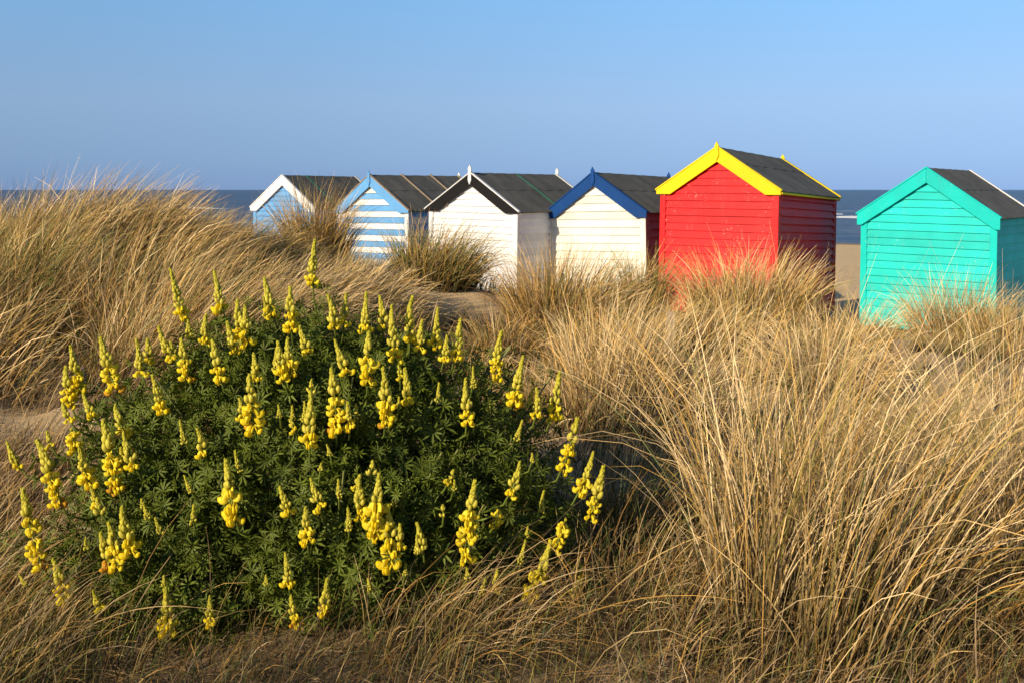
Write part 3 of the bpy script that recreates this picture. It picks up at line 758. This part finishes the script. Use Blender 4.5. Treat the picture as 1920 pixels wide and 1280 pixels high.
class Acc:
    def __init__(s): s.V, s.F, s.C, s.n = [], [], [], 0
    def add(s, V, F_, C):
        s.V.append(V); s.F.append(np.asarray(F_) + s.n); s.C.append(C); s.n += len(V)
    def mesh(s, name, smooth=False):
        return np_mesh(name, np.concatenate(s.V), np.concatenate(s.F), np.concatenate(s.C), smooth)

# palmate leaf: leaflets radiating in the local xy plane, cupped upwards
def leaf_template(nl=8, seed=0):
    rr = np.random.default_rng(seed); V, F_, C = [], [], []
    for i in range(nl):
        a = 2 * math.pi * (i + 0.5 * rr.uniform(-.4, .4)) / (nl + 0.8); L = 1.0 * rr.uniform(0.8, 1.08) * (0.8 + 0.2 * abs(math.cos(a / 2)))
        cup = rr.uniform(0.1, 0.7); w = 0.092
        d = np.array([math.cos(a), math.sin(a), 0]); p = np.array([-math.sin(a), math.cos(a), 0]); up = np.array([0, 0, 1.0])
        b = len(V)
        V += [d * 0.03, d * 0.55 * L + p * w + up * (cup * .45 + 0.06), d * 0.55 * L + up * cup * .38, d * 0.55 * L - p * w + up * (cup * .45 + 0.06), d * L + up * cup * 0.5]
        F_ += [(b, b + 2, b + 1), (b, b + 3, b + 2), (b + 1, b + 2, b + 4), (b + 2, b + 3, b + 4)]
        C += [(1, 1, 1), (.95, .95, .95), (1.15, 1.15, 1.1), (.95, .95, .95), (1, 1, .9)]
    return np.array(V), np.array(F_), np.array(C)
LEAFT = [leaf_template(8, 1), leaf_template(7, 2), leaf_template(9, 3)]

def frames(nrm, tw):
    nrm = unit(nrm); ref = np.where(np.abs(nrm[:, 2:3]) > 0.9, np.array([[1.0, 0, 0]]), np.array([[0, 0, 1.0]]))
    u = unit(np.cross(ref, nrm)); v = np.cross(nrm, u)
    c, s = np.cos(tw)[:, None], np.sin(tw)[:, None]
    return np.stack([u * c + v * s, -u * s + v * c, nrm], -1)      # columns

# tip x, tip y, base x, base y, share of open flowers: read off the photograph
SP = [(320,507,344,602,.25),(133,651,150,742,.5),(123,688,131,765,.4),(189,637,215,733,.4),(256,637,264,709,.1),(298,613,322,674,.1),(340,637,352,715,.5),(386,592,385,646,.2),(286,706,305,778,.35),(217,762,240,822,.3),(194,791,218,925,.6),(156,740,175,785,.1),(118,757,130,792,.15),(370,805,382,856,.3),(353,603,355,635,.05),
(14,829,36,878,.15),(69,825,110,950,.45),(88,810,95,840,.1),(134,805,142,850,.7),(149,838,168,910,.35),(232,812,252,880,.2),(43,917,78,1067,.6),(100,1051,122,1130,.4),(37,1079,50,1100,0),(175,1107,190,1145,.1),(229,953,250,1045,.4),(204,983,220,1075,.5),(189,1001,203,1062,.3),(161,1009,163,1032,0),(307,1080,309,1100,0),(309,1103,313,1185,.35),(394,1118,394,1172,.15),(183,934,190,964,.05),(347,893,360,925,0),(266,935,269,955,0),
(402,510,416,587,.15),(497,523,513,597,.3),(544,541,546,625,.5),(591,451,587,540,.2),(494,559,499,597,0),(446,566,454,640,.4),(460,576,463,650,.4),(427,606,443,663,.2),(399,640,412,715,.4),(521,641,533,715,.3),(540,635,548,706,.3),(563,613,579,663,.15),(615,557,627,617,.2),(649,551,645,609,.1),(687,550,685,624,.15),(712,557,718,618,.2),(735,576,743,680,.25),(629,640,651,702,.2),(691,624,690,721,.5),(476,664,480,715,.1),(468,703,476,806,.55),(583,738,580,845,.3),(621,693,630,813,.6),(652,756,655,803,.1),(718,693,722,800,.5),(522,760,524,784,0),(548,763,549,790,0),
(774,557,770,643,.15),(792,601,787,659,.15),(821,579,817,650,.1),(863,601,854,678,.25),(838,631,834,678,.1),(940,623,929,710,.35),(981,670,963,765,.3),(873,713,878,798,.3),(887,688,888,728,0),(1006,729,1006,784,.1),(1049,699,1035,790,.35),(1082,787,1055,885,.6),(1112,848,1085,930,.3),(1131,876,1105,975,.4),(974,868,955,930,.2),(915,746,916,771,0),(759,693,763,758,.1),(823,720,821,755,0),(852,901,851,920,0),(998,851,998,868,0),
(890,904,870,1055,.65),(935,958,925,990,1.0),(782,982,795,1035,.05),(1032,1017,990,1130,.45),(1060,975,1040,1035,.8),(1086,1046,1082,1085,.3),(1085,1087,1060,1150,.2),(875,1065,876,1088,0),(999,1130,999,1150,0),
(424,864,442,980,.45),(525,914,543,965,.15),(583,898,602,958,.25),(574,953,577,1020,.35),(672,900,675,975,.3),(711,890,703,1007,.5),(727,951,732,1070,.55),(750,985,749,1025,.1),(535,1039,541,1103,.2),(613,1087,608,1158,.3),(546,1120,560,1175,.4),(499,1080,499,1098,0),(760,1057,759,1080,0),(690,1085,694,1110,0),(602,870,600,885,0),(699,865,696,890,.1)]
# half-grown spikes all over the bush
for _ in range(34):
    bx_, by_ = rng.uniform(150, 1060), rng.uniform(640, 1130)
    if ((bx_ - 600) / 520) ** 2 + ((by_ - 900) / 290) ** 2 > 1: continue
    l_ = rng.uniform(20, 48); SP.append((bx_ + (bx_ - 600) * 0.02 + rng.uniform(-8, 8), by_ - l_, bx_, by_, float(rng.choice([0, 0, 0.1, 0.2]))))
camp = np.array([0, 0, CZ])
def ray(px, py): return np.array([(px - 960) / FPX, 1.0, -(py - HYPX) / FPX])
def on_bush(px, py):
    d = ray(px, py); sc = RAD * 0.99
    o_ = (camp - BC) / sc; dd = d / sc
    A, B, C_ = dd @ dd, 2 * o_ @ dd, o_ @ o_ - 1
    disc = B * B - 4 * A * C_
    t = (-B - math.sqrt(disc)) / (2 * A) if disc > 0 else -B / (2 * A)
    return t
# shoots over the dome
NS = 560
sh_dir = rng.normal(0, 1, (NS * 3, 3)); sh_dir[:, 2] = np.abs(sh_dir[:, 2]) * 0.9 - 0.08; sh_dir = unit(sh_dir)[:NS]
lump = 0.90 + 0.38 * vnoise(sh_dir[:, 0] * 3.1 + 7, sh_dir[:, 2] * 3.1 + sh_dir[:, 1] * 2.3, 21) + rng.uniform(-0.20, 0.13, NS)
FRAD = RAD * np.array([0.98, 0.98, 0.88])
tips = sh_dir * FRAD * lump[:, None]; tips[:, 2] = np.maximum(tips[:, 2], 0.10)
stem_acc = Acc()
LP, LN, LS, LC = [], [], [], []
for i in range(NS):
    tip = tips[i]; root = tip * rng.uniform(0.35, 0.55) + rng.normal(0, 0.04, 3); root[2] = max(0.02, root[2] - 0.05)
    mid = (root + tip) / 2 + np.array([0, 0, -0.05]) + rng.normal(0, 0.03, 3)
    if i % 2 == 0:
        tt = np.linspace(0, 1, 5)[:, None]; pts = (1 - tt) ** 2 * root + 2 * tt * (1 - tt) * mid + tt ** 2 * tip
        g = rng.uniform(0.7, 1.2)
        stem_acc.add(*tube_arrays(pts, 0.0065, 0.0032, 4, np.array([0.20, 0.155, 0.09]) * g, np.array([0.22, 0.24, 0.08]) * g))
    ax = unit(tip - mid + np.array([0, 0, 0.25]))
    nlv = rng.integers(10, 17)
    s_ = rng.uniform(-0.26, 0.0, nlv)
    rad = unit(rng.normal(0, 1, (nlv, 3))); rad = unit(rad - (rad @ ax)[:, None] * ax)
    P = tip + ax * s_[:, None] + rad * rng.uniform(0.02, 0.085, nlv)[:, None]
    N = unit(ax * rng.uniform(0.2, 1.2, nlv)[:, None] + rad * rng.uniform(0.1, 1.0, nlv)[:, None] + rng.normal(0, 0.25, (nlv, 3)))
    LP.append(P); LN.append(N); LS.append(rng.uniform(0.020, 0.045, nlv))
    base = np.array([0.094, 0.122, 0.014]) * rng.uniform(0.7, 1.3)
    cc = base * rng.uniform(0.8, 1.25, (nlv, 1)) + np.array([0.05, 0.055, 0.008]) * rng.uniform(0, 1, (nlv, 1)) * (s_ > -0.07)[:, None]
    brown = rng.uniform(0, 1, nlv) < 0.02; cc[brown] = np.array([0.16, 0.10, 0.04])
    LC.append(cc)
# leaves crowding the stalks just under each spike
def spike_base(bx, by):
    b_ = camp + ray(bx, by) * on_bush(bx, by) - BC; b_[2] = max(b_[2], 0.05); return b_
for (tx, ty, bx, by, op) in SP:
    b_ = spike_base(bx, by)
    inn = unit(np.array([-b_[0] * 0.45, -b_[1] * 0.45 + 0.08, -0.14]))
    for (dist, nlv) in ((0.06, 7), (0.11, 12), (0.18, 14), (0.28, 14)):
        c_ = b_ + inn * dist
        if c_[2] < 0.03: continue
        rad = unit(rng.normal(0, 1, (nlv, 3))); rad = unit(rad - 0.8 * (rad @ inn)[:, None] * inn)
        P = c_ + rad * rng.uniform(0.03, 0.10, nlv)[:, None]
        LP.append(P); LN.append(unit(-inn * rng.uniform(0.2, 1.0, nlv)[:, None] + rad * rng.uniform(0.1, 0.9, nlv)[:, None] + rng.normal(0, 0.25, (nlv, 3))))
        LS.append(rng.uniform(0.026, 0.046, nlv)); LC.append(np.array([0.094, 0.122, 0.014]) * rng.uniform(0.75, 1.3, (nlv, 1)))
# inner leaves, the shade inside the bush put into a darker green
ni = 1500
d = unit(rng.normal(0, 1, (ni, 3))); d[:, 2] = np.abs(d[:, 2])
P = d * RAD * rng.uniform(0.4, 0.82, (ni, 1)); P[:, 2] = np.maximum(P[:, 2], 0.06)
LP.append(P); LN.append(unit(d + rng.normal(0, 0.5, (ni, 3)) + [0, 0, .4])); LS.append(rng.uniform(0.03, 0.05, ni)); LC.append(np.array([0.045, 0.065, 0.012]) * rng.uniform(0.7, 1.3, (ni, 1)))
LP, LN, LS, LC = map(np.concatenate, (LP, LN, LS, LC))
LP[:, 2] = np.maximum(LP[:, 2], 0.05)
LR = frames(LN, rng.uniform(0, 6.28, len(LP)))
# the leaves that show largest become objects of their own
tocam = unit(np.array([0, 0, CZ]) - (LP + BC))
score = np.linalg.norm(LP / RAD, axis=1) + 0.5 * np.abs((tocam * LN).sum(1)) + 0.5 * (tocam * unit(LP)).sum(1) + 8 * LS
order = np.argsort(-score); own = order[:290]; rest = order[290:]
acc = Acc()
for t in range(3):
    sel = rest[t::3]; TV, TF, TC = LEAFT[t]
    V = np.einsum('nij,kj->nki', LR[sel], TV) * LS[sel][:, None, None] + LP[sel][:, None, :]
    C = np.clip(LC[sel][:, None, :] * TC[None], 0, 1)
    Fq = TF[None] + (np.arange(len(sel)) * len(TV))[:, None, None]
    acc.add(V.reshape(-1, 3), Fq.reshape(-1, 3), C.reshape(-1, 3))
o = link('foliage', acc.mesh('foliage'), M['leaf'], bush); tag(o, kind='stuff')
lm = []
for t in range(3):
    for g in (0.85, 1.1, 1.35):
        TV, TF, TC = LEAFT[t]; m_ = np_mesh('leaf', TV, TF, np.clip(TC * np.array([0.098, 0.128, 0.016]) * g, 0, 1)); m_.materials.append(M['leaf']); lm.append(m_)
for i in own:
    o = bpy.data.objects.new('leaf', lm[int(rng.integers(0, 9))]); col.objects.link(o); o.parent = bush
    mt = Matrix(LR[i].tolist()).to_4x4(); mt = Matrix.Translation(Vector(LP[i])) @ mt @ Matrix.Scale(float(LS[i]), 4)
    o.matrix_local = mt

# main branches
for i in range(20):
    a = 2 * math.pi * (i + rng.uniform(-.3, .3)) / 20; el = rng.uniform(0.15, 1.1)
    end = np.array([math.cos(a) * math.cos(el), math.sin(a) * math.cos(el), math.sin(el)]) * RAD * 0.8
    mid = end * np.array([0.45, 0.45, 0.25]) + rng.normal(0, 0.05, 3)
    st = np.array([0.06 * math.cos(a), 0.06 * math.sin(a), -0.03])
    tt = np.linspace(0, 1, 9)[:, None]; pts = (1 - tt) ** 2 * st + 2 * tt * (1 - tt) * mid + tt ** 2 * end
    pts[1:, 2] = np.maximum(pts[1:, 2], 0.03)
    acc = Acc(); acc.add(*tube_arrays(pts, 0.017, 0.006, 6, (0.22, 0.165, 0.10), (0.20, 0.19, 0.09)))
    link('branch', acc.mesh('branch', True), M['stem'], bush)
o = link('twigs', stem_acc.mesh('twigs', True), M['stem'], bush); tag(o, kind='stuff')

# flowers
def ellipsoid(nu, nv, rx, ry, rz, off=(0, 0, 0), point=0.0):
    V = [(0, 0, 1.0)]
    for j in range(1, nv):
        th = math.pi * j / nv
        for i in range(nu):
            ph = 2 * math.pi * i / nu; V.append((math.sin(th) * math.cos(ph), math.sin(th) * math.sin(ph), math.cos(th)))
    V.append((0, 0, -1.0)); V = np.array(V); F_ = []
    for i in range(nu): F_.append((0, 1 + i, 1 + (i + 1) % nu))
    for j in range(nv - 2):
        for i in range(nu):
            a, b = 1 + j * nu + i, 1 + j * nu + (i + 1) % nu; F_ += [(a, a + nu, b + nu), (a, b + nu, b)]
    k = 1 + (nv - 2) * nu; e_ = len(V) - 1
    for i in range(nu): F_.append((k + i, e_, k + (i + 1) % nu))
    V = V * np.array([rx, ry, rz])
    return V + np.array(off), np.array(F_)
def rotm(ax, a): return np.array(Matrix.Rotation(a, 3, ax))

def flower_template(seed):
    """pea flower, x outward, z up, unit length: keel and wings below, folded standard petal above"""
    rr = np.random.default_rng(seed); A = Acc()
    yel = np.array([0.94, 0.73, 0.010]); pal = np.array([0.94, 0.83, 0.06])
    def add(V, F_, c0, c1):
        t = np.clip((V[:, 0:1] - V[:, 0].min()) / max(1e-6, np.ptp(V[:, 0])), 0, 1); A.add(V, F_, c0 * (1 - t) + c1 * t)
    for sg in (1, -1):
        V, F_ = ellipsoid(7, 5, 0.36, 0.10, 0.21); V[:, 2] += 0.35 * (V[:, 0] ** 2); V[:, 1] += sg * (0.10 - 0.25 * (V[:, 0] - 0.05) ** 2)
        V = V @ rotm('Y', -0.25).T + np.array([0.42, 0, -0.06]); add(V, F_, pal, yel)
        V, F_ = ellipsoid(7, 5, 0.20, 0.055, 0.34); V[:, 0] -= 0.5 * V[:, 2] ** 2
        V = V @ rotm('Z', sg * (0.55 + 0.2 * rr.uniform())).T
        V = V @ rotm('Y', -0.35 + 0.2 * rr.uniform()).T + np.array([0.24, sg * 0.15, 0.24]); add(V, F_, yel * 0.95, pal)
    V, F_ = ellipsoid(5, 4, 0.14, 0.07, 0.08, (0.06, 0, 0)); A.add(V, F_, np.tile([0.35, 0.40, 0.09], (len(V), 1)))
    return np.concatenate(A.V), np.concatenate(A.F), np.concatenate(A.C)
FLT = [flower_template(s) for s in (1, 2, 3)]
FLM = []
for TV, TF, TC in FLT + [(a_, b_, c_ * 0.4 + np.array([0.94, 0.81, 0.07]) * 0.6) for a_, b_, c_ in FLT]:
    m_ = np_mesh('flower', TV, TF, TC, True); m_.materials.append(M['petal']); FLM.append(m_)
BUDV, BUDF = ellipsoid(6, 5, 0.52, 0.25, 0.29, (0.46, 0, 0)); BUDV[:, 2] += 0.25 * BUDV[:, 0] ** 2

budget = 296
spikes = sorted(SP, key=lambda s: -(s[3] - s[1]))
for (tx, ty, bx, by, op) in spikes:
    t = on_bush(bx, by)
    base = camp + ray(bx, by) * t - BC
    base[2] = max(base[2], 0.05)
    ln_px = math.hypot(tx - bx, ty - by)
    tip = camp + ray(tx, ty) * (t + rng.uniform(-0.03, 0.03) * ln_px / 80) - BC
    ax = tip - base; L = np.linalg.norm(ax); axu = ax / L
    u = unit(np.cross(axu, [0.1, 1.0, 0.05])); v = np.cross(axu, u)
    A = Acc(); mine = []
    k_ = min(1.0, 0.45 + L / 0.22 * 0.62)
    sz_open, sz_bud = 0.041 * k_ * rng.uniform(0.85, 1.12), 0.030 * k_ * rng.uniform(0.85, 1.1)
    Bv = unit(u * rng.normal() + v * rng.normal()) * rng.uniform(0.0, 0.22) * L
    op = op * 0.95 if op < 0.7 else op
    # stalk: up the spike, and down into the bush
    inn = unit(np.array([-base[0] * 0.45, -base[1] * 0.45 + 0.08, -0.14])) * 0.16
    inn[2] = max(inn[2], 0.015 - base[2])
    pts = np.array([inn, inn * 0.5 - axu * 0.035, inn * 0.1 - axu * 0.025, ax * 0.3 + Bv * 0.21, ax * 0.65 + Bv * 0.2275, ax * 0.97 + Bv * 0.03])
    A.add(*tube_arrays(pts, 0.0046, 0.0018, 5, (0.10, 0.14, 0.025), (0.30, 0.36, 0.06)))
    s_ = 0.004; ph = rng.uniform(0, 6.28); w_ = 0
    while s_ < L * 0.99:
        f = s_ / L
        if f < op: size, kind, cnt = sz_open * rng.uniform(0.9, 1.1), 'open', 5
        else:
            g = (f - op) / max(1e-6, 1 - op) if op < 1 else 0
            size = sz_bud * (1.05 - 0.62 * g) if op else sz_bud * (0.6 - 0.2 * g); kind, cnt = 'bud', 5 if g < .25 else 7
        wob = 0.22
        for q in range(cnt):
            if kind == 'open' and rng.uniform() < 0.16: continue
            if kind == 'bud' and f < op + 0.25 and rng.uniform() < 0.10: continue
            a = ph + 2 * math.pi * q / cnt + rng.uniform(-wob, wob) * 2
            radial = u * math.cos(a) + v * math.sin(a)
            up = (0.35 if kind == 'open' else 0.5 + 1.1 * f) + rng.uniform(-0.15, 0.2)
            xo = unit(radial + axu * up)
            yo = unit(np.cross(axu, xo)); zo = np.cross(xo, yo)
            Rm = np.stack([xo, yo, zo], -1)
            p0 = axu * (s_ + rng.uniform(-0.25, 0.25) * size) + Bv * f * (1 - f) + radial * (0.006 if kind == 'open' else 0.007 * max(0.0, 1 - 1.8 * g)) * k_
            sz = size * rng.uniform(0.85, 1.12)
            if kind == 'open':
                vi = int(rng.integers(0, 3))
                mine.append((vi, Rm, p0, sz * rng.uniform(0.8, 1.1), f / max(op, 1e-6)))
            else:
                V = (BUDV * sz) @ Rm.T + p0
                g = (f - op) / max(1e-6, 1 - op)
                c_lo, c_hi = np.array([0.93, 0.81, 0.12]), np.array([0.66, 0.60, 0.045])
                c = (c_lo * (1 - g) + c_hi * g) * rng.uniform(0.85, 1.1)
                tt = np.clip(BUDV[:, 0:1], 0, 1); C = c * (0.55 + 0.45 * tt) + np.array([0.0, 0.02, 0.0]) * (1 - tt)
                A.add(V, BUDF, np.clip(C, 0, 1))
        s_ += size * (0.74 if kind == 'open' else (0.86 - 0.42 * min(1, 1.8 * g))); ph += 0.62; w_ += 1
    # flowers as objects while the limit lasts, lowest first
    nown = min(len(mine), budget, 6)
    front = sorted(range(len(mine)), key=lambda i: (mine[i][1][:, 0] @ np.array([0, 1, 0])))
    own_i = set(front[:nown]); budget -= nown
    for i, (vi, Rm, p0, sz, fo) in enumerate(mine):
        if i in own_i: continue
        TV, TF, TC = FLT[vi]; q_ = min(0.45, 0.55 * fo); A.add((TV * sz) @ Rm.T + p0, TF, (TC * (1 - q_) + np.array([0.94, 0.81, 0.07]) * q_) * rng.uniform(0.88, 1.05) * (np.array([0.75, 0.5, 0.8]) if fo < 0.15 and rng.uniform() < 0.3 else 1.0))
    # tube faces are quads, petals triangles: split quads
    Vv = np.concatenate(A.V); Cc = np.concatenate(A.C); Ff = []
    for f_ in A.F: Ff.append(f_ if f_.shape[1] == 3 else np.concatenate([f_[:, [0, 1, 2]], f_[:, [0, 2, 3]]]))
    so_ = link('flower_spike', np_mesh('flower_spike', Vv, np.concatenate(Ff), Cc, True), M['petal'], bush, base.tolist())
    for i in own_i:
        vi, Rm, p0, sz, fo = mine[i]
        o = bpy.data.objects.new('flower', FLM[vi + (3 if fo > 0.75 else 0)]); col.objects.link(o); o.parent = so_
        o.matrix_local = Matrix.Translation(Vector(p0)) @ Matrix(Rm.tolist()).to_4x4() @ Matrix.Scale(float(sz), 4)

# ------------------------------------------------------------------ posts, shrub, litter
def post(label, px, Y, h, wx, wy, lean=(0, 0), mat='driftwood', top='flat', name='fence_post', group=None):
    X = px2x(px, Y); z = float(ground(X, Y)); V = []
    lev = 8
    for i in range(lev + 1):
        t = i / lev; zz = -0.12 + (h + 0.12) * t; tp = 1 - 0.06 * t
        if top == 'worn' and i == lev: tp = 0.55
        for (a, b) in ((-1, -1), (0, -1.06), (1, -1), (1.05, 0), (1, 1), (0, 1.05), (-1, 1), (-1.05, 0)):
            j = 0.05
            V.append((wx / 2 * a * tp * (1 + random.uniform(-j, j)), wy / 2 * b * tp * (1 + random.uniform(-j, j)), zz + (random.uniform(-.012, .012) if i == lev else 0)))
    F_ = [(i * 8 + k, i * 8 + (k + 1) % 8, (i + 1) * 8 + (k + 1) % 8, (i + 1) * 8 + k) for i in range(lev) for k in range(8)]
    F_ += [tuple(lev * 8 + k for k in range(8)), tuple(range(7, -1, -1))]
    o = link(name, py_mesh(name, V, F_), M[mat], loc=(X, Y, z)); o.rotation_euler = (lean[0], lean[1], random.uniform(-.3, .3))
    tag(o, label, 'post', group)
post('squared weathered fence post buried in grass below the turquoise hut', 1690, 7.6, 0.37, 0.10, 0.09, (0.02, -0.02))
post('thin grey stake standing next to the squared fence post', 1652, 7.5, 0.33, 0.045, 0.04, (0, 0.03), top='worn', name='fence_stake')
post('fallen pale stake leaning over in the grass', 1800, 6.4, 0.52, 0.055, 0.05, (0.05, -0.42), top='worn', name='fence_stake')
post('pale weathered post end among straw grass below the cream hut', 1252, 8.0, 0.50, 0.075, 0.06, (0, 0.05), top='worn')
post('short dark stub on the edge of the sandy mound', 848, 10.4, 0.16, 0.045, 0.045, (0, 0.1), 'darkwood', 'worn', 'wooden_stub')
post('second dark stub beside the sandy mound', 868, 10.2, 0.14, 0.04, 0.04, (0, -0.1), 'darkwood', 'worn', 'wooden_stub')

# dark leafless shrub
sx_, sy_ = px2x(1235, 5.15), 5.15
sz_ = float(ground(sx_, sy_)); A = Acc()
def twig(p, d, L, r, depth):
    pts = [p]; q = p.copy(); dd = d.copy()
    for i in range(4):
        dd = unit(dd + rng.normal(0, 0.22, 3) + np.array([0, 0, 0.03])); q = q + dd * L / 4; q[2] = max(q[2], 0.02); pts.append(q.copy())
    A.add(*tube_arrays(pts, r, r * 0.55, 4, (0.035, 0.026, 0.022), (0.06, 0.04, 0.032)))
    if depth:
        for k in range(3): twig(pts[rng.integers(2, 5)], unit(dd + rng.normal(0, 0.6, 3)), L * 0.66, r * 0.55, depth - 1)
for i in range(11):
    a = rng.uniform(0, 6.28); twig(np.array([rng.normal(0, .05), rng.normal(0, .05), 0.0]), unit(np.array([math.cos(a), math.sin(a), rng.uniform(0.4, 1.5)])), 0.30, 0.006, 3)
o = link('bare_shrub', A.mesh('bare_shrub', True), M['stem'], loc=(sx_, sy_, sz_)); tag(o, 'dark leafless twiggy shrub in shade among bleached tussocks', 'shrub')

# scrap of blue litter caught in the grass
X_, Y_ = px2x(157, 6.6), 6.6
V = []; n_ = 9
for i in range(n_):
    for j in range(n_):
        V.append((0.05 * (i / (n_ - 1) - .5) + random.uniform(-.005, .005), 0.04 * math.sin(i * 1.3 + j * .8) * .4 + random.uniform(-.008, .008), 0.15 * j / (n_ - 1) + random.uniform(-.005, .005)))
F_ = [(i * n_ + j, (i + 1) * n_ + j, (i + 1) * n_ + j + 1, i * n_ + j + 1) for i in range(n_ - 1) for j in range(n_ - 1)]
o = link('plastic_wrapper', py_mesh('plastic_wrapper', V, F_, True), M['litterblue'], loc=(X_, Y_, float(ground(X_, Y_)) - 0.01))
tag(o, 'scrap of crumpled blue plastic caught at the foot of the dune', 'litter')
